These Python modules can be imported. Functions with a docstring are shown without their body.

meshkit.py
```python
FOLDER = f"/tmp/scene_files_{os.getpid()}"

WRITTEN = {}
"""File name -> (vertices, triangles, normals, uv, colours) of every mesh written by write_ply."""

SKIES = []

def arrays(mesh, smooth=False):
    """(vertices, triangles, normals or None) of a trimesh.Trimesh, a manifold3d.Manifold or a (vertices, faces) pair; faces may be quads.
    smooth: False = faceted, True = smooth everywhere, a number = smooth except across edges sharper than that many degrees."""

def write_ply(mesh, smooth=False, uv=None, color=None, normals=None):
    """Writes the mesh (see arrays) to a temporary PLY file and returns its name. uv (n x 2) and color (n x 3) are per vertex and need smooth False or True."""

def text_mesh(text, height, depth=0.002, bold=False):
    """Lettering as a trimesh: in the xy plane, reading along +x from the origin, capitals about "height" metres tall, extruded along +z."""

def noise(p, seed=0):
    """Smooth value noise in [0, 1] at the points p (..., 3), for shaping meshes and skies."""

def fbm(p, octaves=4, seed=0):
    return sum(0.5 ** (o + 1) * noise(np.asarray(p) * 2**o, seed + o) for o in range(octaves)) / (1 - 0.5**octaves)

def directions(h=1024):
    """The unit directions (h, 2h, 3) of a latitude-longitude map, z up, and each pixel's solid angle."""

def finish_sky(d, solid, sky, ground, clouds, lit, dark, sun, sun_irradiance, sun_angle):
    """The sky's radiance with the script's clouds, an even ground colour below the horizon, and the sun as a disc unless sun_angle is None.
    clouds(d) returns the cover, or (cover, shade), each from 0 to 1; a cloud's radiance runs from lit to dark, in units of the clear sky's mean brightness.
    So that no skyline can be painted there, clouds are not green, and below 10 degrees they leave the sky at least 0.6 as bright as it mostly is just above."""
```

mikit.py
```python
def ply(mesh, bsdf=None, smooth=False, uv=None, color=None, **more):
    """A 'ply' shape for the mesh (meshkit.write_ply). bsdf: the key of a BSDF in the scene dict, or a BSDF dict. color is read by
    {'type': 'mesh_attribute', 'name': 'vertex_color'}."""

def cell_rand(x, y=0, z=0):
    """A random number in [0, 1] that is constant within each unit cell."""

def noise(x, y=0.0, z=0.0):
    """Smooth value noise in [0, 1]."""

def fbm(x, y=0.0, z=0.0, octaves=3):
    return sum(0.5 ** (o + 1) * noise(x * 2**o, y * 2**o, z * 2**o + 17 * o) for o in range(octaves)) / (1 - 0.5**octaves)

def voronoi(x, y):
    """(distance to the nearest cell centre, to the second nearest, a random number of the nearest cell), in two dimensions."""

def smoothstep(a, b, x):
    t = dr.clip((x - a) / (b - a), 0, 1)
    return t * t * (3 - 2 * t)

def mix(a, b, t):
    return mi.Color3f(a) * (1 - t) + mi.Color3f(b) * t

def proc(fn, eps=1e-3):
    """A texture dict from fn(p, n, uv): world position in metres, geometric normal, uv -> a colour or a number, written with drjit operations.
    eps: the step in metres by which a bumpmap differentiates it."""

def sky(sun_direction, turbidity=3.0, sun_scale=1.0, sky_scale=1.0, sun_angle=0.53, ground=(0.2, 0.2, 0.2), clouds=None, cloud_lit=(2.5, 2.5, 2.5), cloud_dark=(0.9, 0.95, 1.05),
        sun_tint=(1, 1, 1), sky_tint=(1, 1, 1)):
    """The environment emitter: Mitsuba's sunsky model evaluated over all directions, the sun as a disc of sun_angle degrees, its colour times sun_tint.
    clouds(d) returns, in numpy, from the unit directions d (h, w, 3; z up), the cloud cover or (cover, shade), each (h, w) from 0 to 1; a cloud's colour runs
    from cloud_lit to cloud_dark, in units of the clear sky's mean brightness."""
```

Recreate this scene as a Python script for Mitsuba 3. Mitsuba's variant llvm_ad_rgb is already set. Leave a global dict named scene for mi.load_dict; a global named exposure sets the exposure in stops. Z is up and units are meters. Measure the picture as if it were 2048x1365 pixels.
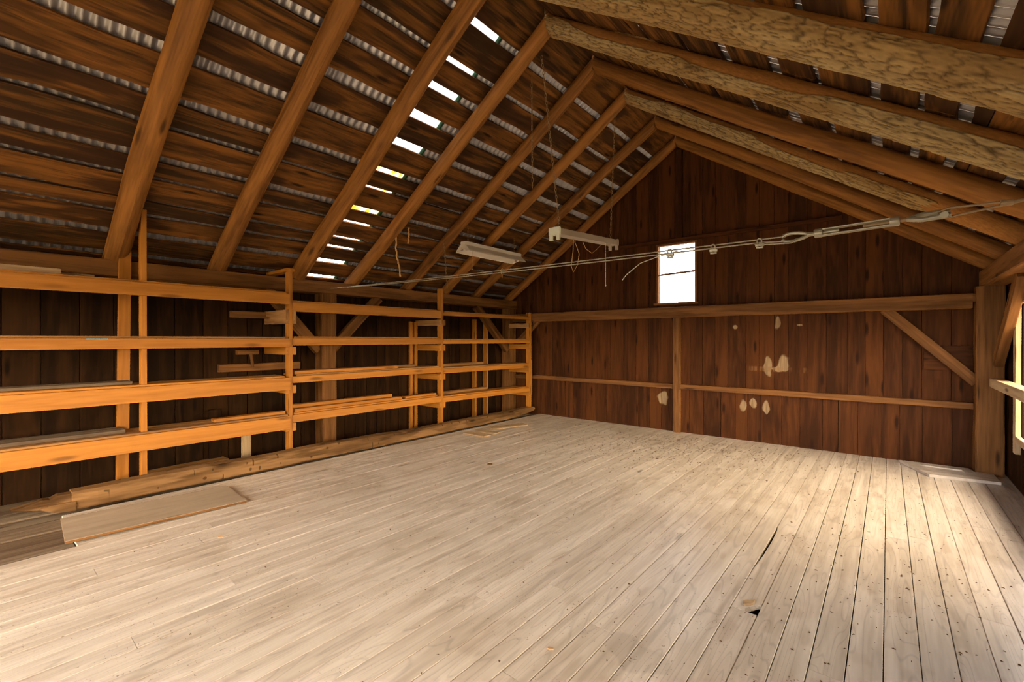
import math, numpy as np, drjit as dr, mitsuba as mi, shapely.geometry as sg, trimesh
import mikit, meshkit
from mikit import noise, fbm, voronoi, cell_rand, smoothstep, mix
T = mi.ScalarTransform4f
scene, labels = {}, {}
exposure = 6.35
# ------------------------------------------------------------------ camera, sky
YAW, PITCH, EYE = 0.6930, -0.0033, 1.35
FWD = [-math.sin(YAW) * math.cos(PITCH), math.cos(YAW) * math.cos(PITCH), math.sin(PITCH)]
scene['camera'] = {'type': 'perspective', 'fov_axis': 'x', 'fov': 2 * math.degrees(math.atan(1024 / 905.25)), 'near_clip': 0.02, 'far_clip': 500.0,
                   'to_world': T().look_at(origin=[0, 0, EYE], target=[FWD[0], FWD[1], EYE + FWD[2]], up=[0, 0, 1])}


SUN = np.array([0.90, -0.15, 0.38])


def cloud(d):
    away = 0.5 - 0.5 * (d @ (SUN / np.linalg.norm(SUN)))
    c = meshkit.fbm(d * 2.5, 4, 3)
    return 0.70 + 0.2 * c, np.clip(away * 1.5 + 0.3 * (c - 0.5), 0, 1)


scene['sky'] = mikit.sky(SUN, turbidity=5.0, sun_scale=0.0, sky_scale=1.0, ground=(0.20, 0.165, 0.10), clouds=cloud, cloud_lit=(3.2, 2.35, 1.45), cloud_dark=(1.2, 1.3, 1.5), sky_tint=(1.1, 1.0, 0.85))

# ------------------------------------------------------------------ helpers
rng = np.random.default_rng(7)
COUNT = {}


def nm(base):
    k = COUNT.get(base, 0)
    COUNT[base] = k + 1
    return base if k == 0 else f'{base}_{k:03d}'


PIECE = [0]


def uvoff():
    PIECE[0] += 1
    return rng.uniform(0, 40), 3.0 * ((PIECE[0] * 23) % 64)


def unit(v):
    v = np.asarray(v, float)
    return v / np.linalg.norm(v)


def frame(p0, p1, side):
    d = unit(np.subtract(p1, p0))
    s = np.asarray(side, float)
    s = unit(s - d * (s @ d))
    return d, s, np.cross(d, s)


def skin(P, UV, closed_caps=True):
    """P (n, m, 3): rings whose last column repeats the first; returns vertices, triangles, uv."""
    n, m = P.shape[:2]
    i, j = np.meshgrid(np.arange(n - 1), np.arange(m - 1), indexing='ij')
    a = (i * m + j).ravel()
    F = np.vstack([np.stack([a, a + 1, a + m + 1], 1), np.stack([a, a + m + 1, a + m], 1)])
    V, U = P.reshape(-1, 3), UV.reshape(-1, 2)
    if closed_caps:
        for r, flip in ((0, True), (n - 1, False)):
            ring = P[r, :-1]
            c = ring.mean(0)
            b = len(V)
            V = np.vstack([V, ring, c])
            loc = (ring - c)
            uvc = np.stack([np.linalg.norm(loc, axis=1), np.arange(m - 1) * 0.01], 1) + UV[r, 0]
            U = np.vstack([U, uvc, UV[r, :1]])
            k = np.arange(m - 1)
            t = np.stack([np.full(m - 1, b + m - 1), b + k, b + (k + 1) % (m - 1)], 1)
            F = np.vstack([F, t[:, ::-1] if flip else t])
    A = V[F]
    if np.einsum('ij,ij->i', A[:, 0], np.cross(A[:, 1], A[:, 2])).sum() < 0 and closed_caps:
        F = F[:, ::-1]
    return V, F, U


def plank(p0, p1, side, w, t, c=0.003, n=1, el=None, er=None, bend=None):
    d, s, nn = frame(p0, p1, side)
    L = np.linalg.norm(np.subtract(p1, p0))
    a = np.linspace(0, L, n + 1)
    l = -w / 2 + (el(a) if el else 0 * a)
    r = w / 2 + (er(a) if er else 0 * a)
    b, h = -t / 2, t / 2
    z = np.zeros_like(a)
    ring = np.stack([np.stack(q, 1) for q in ((l + c, z + b), (r - c, z + b), (r, z + b + c), (r, z + h - c), (r - c, z + h), (l + c, z + h), (l, z + h - c), (l, z + b + c), (l + c, z + b))], 1)
    P = np.asarray(p0, float) + a[:, None, None] * d + ring[..., :1] * s + ring[..., 1:] * nn
    if bend is not None:
        P = P + bend(a)[:, None, :]
    uo, vo = uvoff()
    nom = np.array([0, w, w + c, w + t, w + t + c, 2 * w + t, 2 * w + t + c, 2 * w + 2 * t, 2 * w + 2 * t + c])
    UV = np.stack(np.broadcast_arrays(a[:, None] + uo, nom[None] + vo), -1).astype(float)
    return skin(P, UV)


def beam(p0, p1, side, w, t, c=0.008, rough=0.004, step=0.12):
    """A hewn timber: a plank whose faces wander a little."""
    L = np.linalg.norm(np.subtract(p1, p0))
    n = max(2, int(L / step))
    seed = PIECE[0] * 7 + 1
    f = lambda a, k: (meshkit.noise(np.stack([a * 3.1, a * 0 + k, a * 0], -1), seed) - 0.5) * 2 * rough
    return plank(p0, p1, side, w, t, c, n, lambda a: f(a, 1), lambda a: f(a, 2))


TINT = [None]


def log(p0, p1, r0, r1, bend=0.02, bump=0.004, step=0.07, m=20, bark=False, bark_to=1.0, grain=(9.0, 52.0)):
    d, s, nn = frame(p0, p1, [0, 1, 0.01])
    L = np.linalg.norm(np.subtract(p1, p0))
    n = int(L / step) + 1
    a = np.linspace(0, L, n)
    th = np.linspace(0, 2 * np.pi, m + 1)
    th = th + (np.pi / 2)
    seed = PIECE[0] * 5 + 3
    A, TH = np.meshgrid(a, th, indexing='ij')
    q = np.stack([A * 2.2, np.cos(TH) * 0.8, np.sin(TH) * 0.8], -1)
    R = (r0 + (r1 - r0) * A / L) + (meshkit.fbm(q, 3, seed) - 0.5) * 2 * bump
    kn = meshkit.noise(np.stack([A * 2.6, np.cos(TH) * 1.3, np.sin(TH) * 1.3], -1), seed + 1)
    R = R + np.clip(kn - 0.84, 0, 1) * bump * 9
    if bark:
        ring_ = TH - th[0]
        su, sv = grain
        nv = max(6, int(round(2 * np.pi * r0 * sv)))
        wu = meshkit.fbm(np.stack([A * 3, np.cos(TH) * 1.5, np.sin(TH) * 1.5], -1), 3, seed + 2) - .5
        wv = meshkit.fbm(np.stack([A * 4, np.cos(TH) * 1.8, np.sin(TH) * 1.8], -1), 3, seed + 5) - .5
        gu, gv = A * su + wu * 3.0, (ring_ / (2 * np.pi) * nv + wv * 3.5) % nv
        g = np.random.default_rng(seed)
        iu, iv = np.meshgrid(np.arange(-4, int(L * su) + 5), np.arange(nv), indexing='ij')
        pu, pv = (iu + g.uniform(0, 1, iu.shape)).ravel(), (iv + g.uniform(0, 1, iu.shape)).ravel()
        hgt = g.uniform(0, 1, len(pu))
        from scipy.spatial import cKDTree
        tree = cKDTree(np.stack([np.r_[pu, pu, pu], np.r_[pv, pv - nv, pv + nv]], 1))
        dist, idx = tree.query(np.stack([gu.ravel(), gv.ravel()], 1), k=2)
        gap = (dist[:, 1] - dist[:, 0]).reshape(A.shape)
        cell = hgt[idx[:, 0] % len(pu)].reshape(A.shape)
        fine = meshkit.fbm(np.stack([A * 40, np.cos(TH) * 12, np.sin(TH) * 12], -1), 3, seed + 6)
        plate = np.clip(gap / .32, 0, 1) ** .6
        edge = bark_to + 0.10 * (meshkit.fbm(np.stack([np.cos(TH) * 1.6, np.sin(TH) * 1.6, A * 1.5], -1), 3, seed + 4) - 0.5)
        on = np.clip((edge - A / L) / 0.004, 0, 1)
        peel = np.sin(TH) * .8 - np.cos(TH) * .45 + 1.6 * (meshkit.fbm(np.stack([A * 1.3, np.cos(TH) * .8, np.sin(TH) * .8], -1), 3, seed + 8) - .5) + .5 * np.clip(A / L - .25, 0, 1)
        on = on * (1 - np.clip((peel - .62) / .03, 0, 1))
        R = R + on * (.004 + .009 * plate * (.55 + .45 * cell) + .003 * (fine - .5))
        lich = np.clip((meshkit.fbm(np.stack([A * 2.0, np.cos(TH) * 1.0, np.sin(TH) * 1.0], -1), 4, seed + 7) - .44) * 6, 0, 1) * (.6 + .4 * fine)
        tone = (.35 + .65 * cell)[..., None]
        pc_ = np.array([.20, .115, .042]) * (1 - tone) + np.array([.36, .235, .095]) * tone
        pc_ = pc_ * (1 - .6 * lich[..., None]) + np.array([.46, .36, .185]) * .6 * lich[..., None]
        crack = (np.clip(1 - gap / .22, 0, 1) * np.clip(.35 + 1.3 * meshkit.fbm(np.stack([A * 6, np.cos(TH) * 3, np.sin(TH) * 3], -1), 3, seed + 9), 0, 1))[..., None]
        pc_ = pc_ * (.72 + .56 * fine[..., None])
        pc_ = pc_ * (1 - .8 * crack) + np.array([.045, .022, .008]) * .8 * crack
        bare = np.array([.30, .13, .035]) * (.6 + .8 * fine[..., None])
        COL = pc_ * on[..., None] + bare * (1 - on[..., None])
        COL[:, -1] = COL[:, 0]
        TINT[0] = COL.reshape(-1, 3)
    tt = a / L
    wob = bend * np.sin(np.pi * tt)[:, None] * (np.cos(seed) * s + 0.6 * np.sin(seed) * nn)
    wob = wob + 0.35 * bend * np.sin(tt * 9 + seed)[:, None] * s
    wob = wob - wob[0] * (1 - tt)[:, None]
    P = (np.asarray(p0, float) + a[:, None] * d + wob)[:, None, :] + R[..., None] * (np.cos(TH)[..., None] * s + np.sin(TH)[..., None] * nn)
    P[:, -1] = P[:, 0]
    P[..., 0] = np.minimum(P[..., 0], RX - .002) if p1[0] < p0[0] else np.maximum(P[..., 0], RX + .002)
    uo, vo = uvoff()
    UV = np.stack([A + uo, (TH - th[0]) * r0 + vo], -1)
    return skin(P, UV)


def tube(pts, r, m=8, closed=False):
    p = np.asarray(pts, float)
    t = np.gradient(p, axis=0)
    if closed:
        t = np.roll(p, -1, 0) - np.roll(p, 1, 0)
    t /= np.linalg.norm(t, axis=1, keepdims=True) + 1e-12
    ref = np.array([0, 0, 1.0]) if abs(t[:, 2]).mean() < 0.8 else np.array([1.0, 0, 0])
    a = np.cross(t, ref)
    a /= np.linalg.norm(a, axis=1, keepdims=True) + 1e-12
    b = np.cross(t, a)
    th = np.linspace(0, 2 * np.pi, m + 1)
    rr = np.broadcast_to(r, (len(p),))
    P = p[:, None] + rr[:, None, None] * (np.cos(th)[None, :, None] * a[:, None] + np.sin(th)[None, :, None] * b[:, None])
    uo, vo = uvoff()
    u = np.r_[0, np.cumsum(np.linalg.norm(np.diff(p, axis=0), axis=1))]
    UV = np.stack(np.broadcast_arrays(u[:, None] + uo, (th * 0.01)[None] + vo), -1)
    if closed:
        P, UV = np.concatenate([P, P[:1]]), np.concatenate([UV, UV[:1]])
    return skin(P, UV, not closed)


def poly(shape, t, place, chamfer=0.0):
    """A flat outline (metres) with thickness t, set out by place(x, y, z); uv follows the outline's own axes."""
    m = trimesh.creation.extrude_polygon(shape, t)
    m = trimesh.Trimesh(m.triangles.reshape(-1, 3), np.arange(len(m.faces) * 3).reshape(-1, 3), process=False)
    v = np.asarray(m.vertices)
    uo, vo = uvoff()
    UV = np.stack([v[:, 0] + uo, v[:, 1] + vo + v[:, 2] * 0.5], 1)
    return place(v), np.asarray(m.faces), UV


def join(parts):
    V, F, U, b = [], [], [], 0
    for v, f, u in parts:
        V.append(v); F.append(f + b); U.append(u)
        b += len(v)
    return np.vstack(V), np.vstack(F), np.vstack(U)


def add(key, mesh, bsdf, smooth=False):
    V, F, U = mesh
    scene[key] = mikit.ply((V, F), bsdf, smooth=smooth, uv=U)
    return key


def thing(base, label, cat, group=None):
    key = nm(base)
    labels[key] = {'label': label, 'category': cat}
    if group:
        labels[key]['group'] = group
    return key


def solo(base, label, cat, mesh, bsdf, smooth=False, group=None):
    return add(thing(base, label, cat, group), mesh, bsdf, smooth)


def setting(key, label=None):
    labels[key] = {'kind': 'structure', **({'label': label} if label else {})}
    return key


# ------------------------------------------------------------------ materials
def wood(light, dark, freq=38.0, tone=0.5, knots=0.55, contrast=1.0, extra=None, mid=0.5):
    def fn(p, n, uv):
        u, v = uv.x, uv.y
        piece = cell_rand(dr.floor(v / 3.0), 7)
        w = noise(u * 1.1, v * 6.0)
        g = fbm(u * 1.7 + 2.0 * w, v * freq + 1.5 * w, 0.0, 3)
        fine = noise(u * 9.0, v * freq * 5.0)
        kd, _, kr = voronoi(u * 1.5, v * 6.5)
        knot = (1 - smoothstep(0.04, 0.17, kd)) * smoothstep(knots, knots + 0.02, kr)
        t = dr.clip(mid + contrast * (1.5 * (g - 0.5) + 0.35 * (fine - 0.5)) + (piece - 0.5) * tone, 0, 1)
        c = mix(dark, light, t)
        c = mix(c, mi.Color3f(dark) * 0.6, knot)
        if extra is not None:
            c = extra(c, p, u, v, g, fine)
        return c
    return fn


def mat(key, fn, rough=0.75, spec=0.25, bump=None):
    b = {'type': 'principled', 'base_color': mikit.proc(fn), 'roughness': rough, 'specular': spec}
    if bump is not None:
        b = {'type': 'bumpmap', 'arbitrary': mikit.proc(bump, 2e-3), 'scale': 1.0, 'bsdf': b}
    scene[key] = {'type': 'twosided', 'bsdf': b}


def floor_extra(c, p, u, v, g, fine):
    dirt = smoothstep(0.52, 0.75, fbm(p.x * 2.1, p.y * 2.1, 3.0, 4))
    c = mix(c, mi.Color3f(0.36, 0.29, 0.21), 0.28 * dirt)
    scuff = smoothstep(0.62, 0.8, fbm(p.x * 14, p.y * 5, 9.0, 3))
    c = mix(c, mi.Color3f(0.30, 0.21, 0.13), 0.22 * scuff)
    ring = dr.abs(fbm(u * 0.9 + 0.6 * noise(u * 2.0, v * 9.0), v * 11.0, 4.0, 2) * 9.0 - dr.floor(fbm(u * 0.9 + 0.6 * noise(u * 2.0, v * 9.0), v * 11.0, 4.0, 2) * 9.0) - 0.5) * 2
    c = mix(c, c * 0.86, smoothstep(0.7, 1.0, ring))
    speck = smoothstep(0.90, 0.95, noise(p.x * 150, p.y * 110, 2.0)) * smoothstep(0.45, 0.6, noise(p.x * 3, p.y * 3, 6.0))
    c = mix(c, mi.Color3f(0.16, 0.10, 0.06), 0.6 * speck)
    damp = smoothstep(0.02, 0.06, 0.17 - dr.sqrt(dr.square(p.x + 0.83) + dr.square((p.y - 1.83) * 1.4)) + 0.12 * (noise(p.x * 11, p.y * 11) - 0.5))
    return mix(c, c * 0.88, damp)


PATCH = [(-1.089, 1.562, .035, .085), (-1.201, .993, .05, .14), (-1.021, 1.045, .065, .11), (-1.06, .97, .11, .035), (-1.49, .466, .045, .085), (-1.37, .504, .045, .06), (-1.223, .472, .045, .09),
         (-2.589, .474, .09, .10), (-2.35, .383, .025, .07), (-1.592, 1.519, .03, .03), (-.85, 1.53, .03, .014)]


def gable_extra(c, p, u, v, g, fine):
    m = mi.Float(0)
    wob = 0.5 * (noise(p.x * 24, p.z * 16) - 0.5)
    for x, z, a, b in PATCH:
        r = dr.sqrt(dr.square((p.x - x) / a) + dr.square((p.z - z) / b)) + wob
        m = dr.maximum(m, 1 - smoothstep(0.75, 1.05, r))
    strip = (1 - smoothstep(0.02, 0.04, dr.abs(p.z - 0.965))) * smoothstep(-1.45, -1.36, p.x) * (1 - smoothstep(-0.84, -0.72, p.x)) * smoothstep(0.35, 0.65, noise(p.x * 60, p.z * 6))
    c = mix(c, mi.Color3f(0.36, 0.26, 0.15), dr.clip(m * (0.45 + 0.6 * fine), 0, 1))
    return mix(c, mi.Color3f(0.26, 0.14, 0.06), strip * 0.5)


def pine_extra(c, p, u, v, g, fine):
    blue = (1 - smoothstep(0.004, 0.008, dr.abs(p.z - 1.356))) * smoothstep(0.52, 0.56, noise(p.y * 14, 3.0)) * (1 - smoothstep(0.78, 0.8, p.y)) * smoothstep(0.3, 0.32, p.y)
    return mix(c, mi.Color3f(0.18, 0.42, 0.55), blue * 0.8)


def hewn_extra(c, p, u, v, g, fine):
    worn = smoothstep(0.45, 0.7, fbm(p.y * 3.0, p.z * 20, 4.0, 3))
    cut = smoothstep(0.84, 0.88, noise(p.y * 34, p.z * 16, p.x * 9))
    c = mix(c, mi.Color3f(0.33, 0.19, 0.085), 0.5 * worn)
    return mix(c, mi.Color3f(0.03, 0.014, 0.006), 0.7 * cut)


def roof_extra(c, p, u, v, g, fine):
    s = smoothstep(0.50, 0.66, fbm(u * 1.9, v * 9.0, 2.0, 4))
    spots = smoothstep(0.60, 0.80, fbm(u * 5, v * 75, 1.0, 3))
    c = mix(c, mi.Color3f(0.04, 0.018, 0.009), 0.8 * s)
    return mix(c, mi.Color3f(0.05, 0.022, 0.01), 0.6 * spots)


mat('floor_wood', wood((0.71, 0.655, 0.585), (0.50, 0.44, 0.37), 24, 0.28, 0.97, 0.80, floor_extra), 0.36, 0.5)
mat('old_floor_wood', wood((0.2100, 0.1610, 0.1120), (0.1050, 0.0700, 0.0455), 26, 0.6, 0.8), 0.7)
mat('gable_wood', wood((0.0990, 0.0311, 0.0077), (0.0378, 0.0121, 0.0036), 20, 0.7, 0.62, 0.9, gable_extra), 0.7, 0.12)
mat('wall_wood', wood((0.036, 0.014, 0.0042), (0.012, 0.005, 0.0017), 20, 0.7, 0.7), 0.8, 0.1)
mat('roof_wood', wood((0.225, 0.089, 0.021), (0.045, 0.023, 0.010), 22, 0.5, 0.75, 1.1, roof_extra, 0.44), 0.8, 0.12)
mat('pine_wood', wood((0.4677, 0.1894, 0.0264), (0.3244, 0.1157, 0.0127), 30, 0.35, 0.60, 0.8, pine_extra), 0.55, 0.35)
mat('pole_wood', wood((0.36, 0.152, 0.034), (0.155, 0.060, 0.014), 24, 0.4, 0.8), 0.7)
scene['bark'] = {'type': 'twosided', 'bsdf': {'type': 'principled', 'base_color': {'type': 'mesh_attribute', 'name': 'vertex_color'}, 'roughness': 0.85, 'specular': 0.15}}
mat('timber', wood((0.2268, 0.0988, 0.0288), (0.0924, 0.0365, 0.0102), 26, 0.4, 0.8), 0.75)
mat('weathered_wood', wood((0.4641, 0.3391, 0.2040), (0.2856, 0.1857, 0.1020), 26, 0.4, 0.8), 0.8)
mat('plywood', wood((0.4250, 0.3485, 0.2635), (0.3060, 0.2380, 0.1700), 14, 0.2, 0.97, 0.7), 0.7)
mat('hewn_wood', wood((0.1875, 0.1013, 0.0413), (0.0638, 0.0315, 0.0120), 18, 0.2, 0.7, 1.2, hewn_extra), 0.85, 0.12)
mat('shelf_wood', wood((0.3900, 0.2100, 0.0750), (0.2100, 0.0975, 0.0338), 26, 0.6, 0.75), 0.7)


def metal_fn(p, n, uv):
    g = fbm(uv.x * 3, uv.y * 12, 0, 3)
    return mix((0.27, 0.25, 0.24), (0.43, 0.405, 0.395), g)


def sky_sheet_fn(p, n, uv):
    st = smoothstep(-4.72, -4.66, p.x) * (1 - smoothstep(-4.02, -3.96, p.x))
    sp = smoothstep(0.35, 0.7, fbm(p.y * 22, p.x * 16, 0, 3))
    c = mix((0.92, 0.92, 0.88), (0.50, 0.19, 0.012), st * (0.70 + 0.30 * sp))
    green = smoothstep(3.075, 3.095, p.y)
    return mix(c, (0.03, 0.16, 0.07), green * 0.9)


def pane_fn(p, n, uv):
    t = noise(p.x * 160, p.z * 90) * 0.5 + fbm(p.x * 60, p.z * 60, 0, 2) * 0.5
    return mix((0.72, 0.74, 0.76), (0.95, 0.95, 0.95), t)


scene['galvanized'] = {'type': 'twosided', 'bsdf': {'type': 'principled', 'base_color': mikit.proc(metal_fn), 'roughness': 0.38, 'metallic': 0.65, 'specular': 0.5}}
scene['skylight_plastic'] = {'type': 'principledthin', 'base_color': mikit.proc(sky_sheet_fn), 'roughness': 0.5, 'diff_trans': 1.6, 'spec_trans': 0.0, 'eta': 1.4}
scene['window_plastic'] = {'type': 'principledthin', 'base_color': mikit.proc(pane_fn), 'roughness': 0.45, 'diff_trans': 1.7, 'spec_trans': 0.6, 'eta': 1.4}
scene['steel'] = {'type': 'twosided', 'bsdf': {'type': 'principled', 'base_color': {'type': 'rgb', 'value': [0.36, 0.33, 0.24]}, 'roughness': 0.45, 'metallic': 0.6}}
scene['rusty_steel'] = {'type': 'twosided', 'bsdf': {'type': 'principled', 'base_color': {'type': 'rgb', 'value': [0.30, 0.20, 0.10]}, 'roughness': 0.6, 'metallic': 0.3}}
scene['white_metal'] = {'type': 'twosided', 'bsdf': {'type': 'principled', 'base_color': {'type': 'rgb', 'value': [0.72, 0.68, 0.60]}, 'roughness': 0.4}}
scene['dull_metal'] = {'type': 'twosided', 'bsdf': {'type': 'principled', 'base_color': {'type': 'rgb', 'value': [0.38, 0.32, 0.26]}, 'roughness': 0.45}}
scene['socket_plastic'] = {'type': 'twosided', 'bsdf': {'type': 'principled', 'base_color': {'type': 'rgb', 'value': [0.70, 0.76, 0.64]}, 'roughness': 0.4}}
scene['rope_fibre'] = {'type': 'twosided', 'bsdf': {'type': 'diffuse', 'reflectance': {'type': 'rgb', 'value': [0.48, 0.30, 0.14]}}}
scene['dead_leaf'] = {'type': 'twosided', 'bsdf': {'type': 'diffuse', 'reflectance': {'type': 'rgb', 'value': [0.10, 0.055, 0.025]}}}
scene['dark_wood'] = {'type': 'twosided', 'bsdf': {'type': 'diffuse', 'reflectance': {'type': 'rgb', 'value': [0.05, 0.03, 0.018]}}}

# ------------------------------------------------------------------ the building
XL, XR, YG, YB = -5.62, 0.90, 6.65, -2.8          # inner faces of the walls
RX, ZR, SL = -2.36, 4.30, 0.67                    # ridge line, underside of the roof boards, slope
CT = 1 / math.hypot(1, SL)
ST = SL * CT


def roof_z(x):
    return ZR - SL * abs(x - RX)


# floor: rows of narrow boards along the room
setting('floor', 'pale worn plank floor strewn with small dark crumbs')
PITCHX, X0 = 0.1195, -0.489
k0 = int(math.floor((-4.87 - X0) / PITCHX))
k1 = int(math.ceil((XR - X0) / PITCHX))
JOINT = {-1: [2.465], -5: [1.89], -4: [1.0], -11: [2.43], 4: [4.02], -3: [5.474], -7: [4.4], 1: [0.2, 5.9], -2: [0.9, 5.2], 2: [2.2], 3: [5.1], 0: [4.9]}


def flat(z):
    return lambda v: np.stack([v[:, 1], v[:, 0], v[:, 2] + z], 1)


for k in range(k0, k1):
    xa, xb = X0 + k * PITCHX, X0 + (k + 1) * PITCHX
    xa, xb = max(xa, -4.87), min(xb, XR + 0.02)
    if xb - xa < 0.02:
        continue
    start = YB if xa > -4.16 else 0.46
    js = JOINT.get(k) or sorted(rng.uniform(0.3, 6.0, rng.integers(1, 3)).tolist())
    ys = [start] + [j for j in js if j > start + 0.3] + [YG]
    for a, b in zip(ys[:-1], ys[1:]):
        g = rng.uniform(0.001, 0.0028)
        dz = rng.uniform(-0.0012, 0.0008)
        if k == -1:       # beside the wide crack and the broken corner
            pts = [(a + .001, xa + g), (a + .001, xb - g)]
            if a > 2:
                pts = [(a + .002, xa + g), (a + .002, xb - .055), (a + .03, xb - .058), (a + .075, xb - .030), (a + .10, xb - .016), (a + .115, xb - g)]
            pts += [(b - .001, xb - g), (b - .001, xa + g)]
            if a > 2:
                pts += [(3.70, xa + g), (3.66, xa + .010), (3.45, xa + .015), (3.2, xa + .013), (3.02, xa + .006), (2.98, xa + g)]
            add(nm('floor__board'), poly(sg.Polygon(pts), 0.024, flat(-0.024 + dz)), 'floor_wood')
        else:
            add(nm('floor__board'), plank([(xa + xb) / 2, a + .001, -.012 + dz], [(xa + xb) / 2, b - .001, -.012 + dz], [1, 0, 0], xb - xa - 2 * g, .024, .0016), 'floor_wood')
for xa, xb, z in ((-5.62, -5.30, -.022), (-5.295, -5.08, -.022), (-5.07, -4.885, -.03), (-4.875, -4.76, -.024), (-4.75, -4.605, -.022), (-4.59, -4.215, -.026), (-4.20, -4.15, -.02)):
    far = YG if xb < -4.87 else 0.455
    add(nm('floor__old_board'), plank([(xa + xb) / 2, YB, z - .014], [(xa + xb) / 2, far, z - .014], [1, 0, 0], xb - xa - .004, .028, .002), 'old_floor_wood')
add('floor__subfloor', plank([(XL + XR) / 2, YB - .1, -.09], [(XL + XR) / 2, YG + .1, -.09], [1, 0, 0], XR - XL + .4, .05), 'dark_wood')

# gable wall: wide boards up to the roof, other boards below the lower rail
setting('wall_gable', 'end wall of dark red-brown vertical boards')
GS = [-5.62, -5.40, -5.17, -4.94, -4.765, -4.599, -4.344, -4.176, -3.91, -3.694, -3.46, -3.227, -3.016, -2.811, -2.662, -2.411, -2.191, -2.023, -1.85, -1.686, -1.458, -1.303, -1.129, -.97, -.77, -.574, -.365, -.2, -.041, .126, .283, .517, .72, .92]
GL = [-5.62, -5.38, -5.1, -4.848, -4.627, -4.316, -4.151, -3.902, -3.718, -3.526, -3.323, -3.156, -2.973, -2.793, -2.615, -2.44, -2.199, -2.003, -1.772, -1.59, -1.435, -1.275, -1.04, -.843, -.61, -.455, -.267, -.058, .103, .291, .522, .72, .92]
WX0, WX1, WZ0, WZ1 = -2.66, -2.115, 1.89, 2.745      # gable window opening


def gable_place(dy):
    return lambda v: np.stack([v[:, 1], YG + dy + v[:, 2], v[:, 0]], 1)


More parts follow.
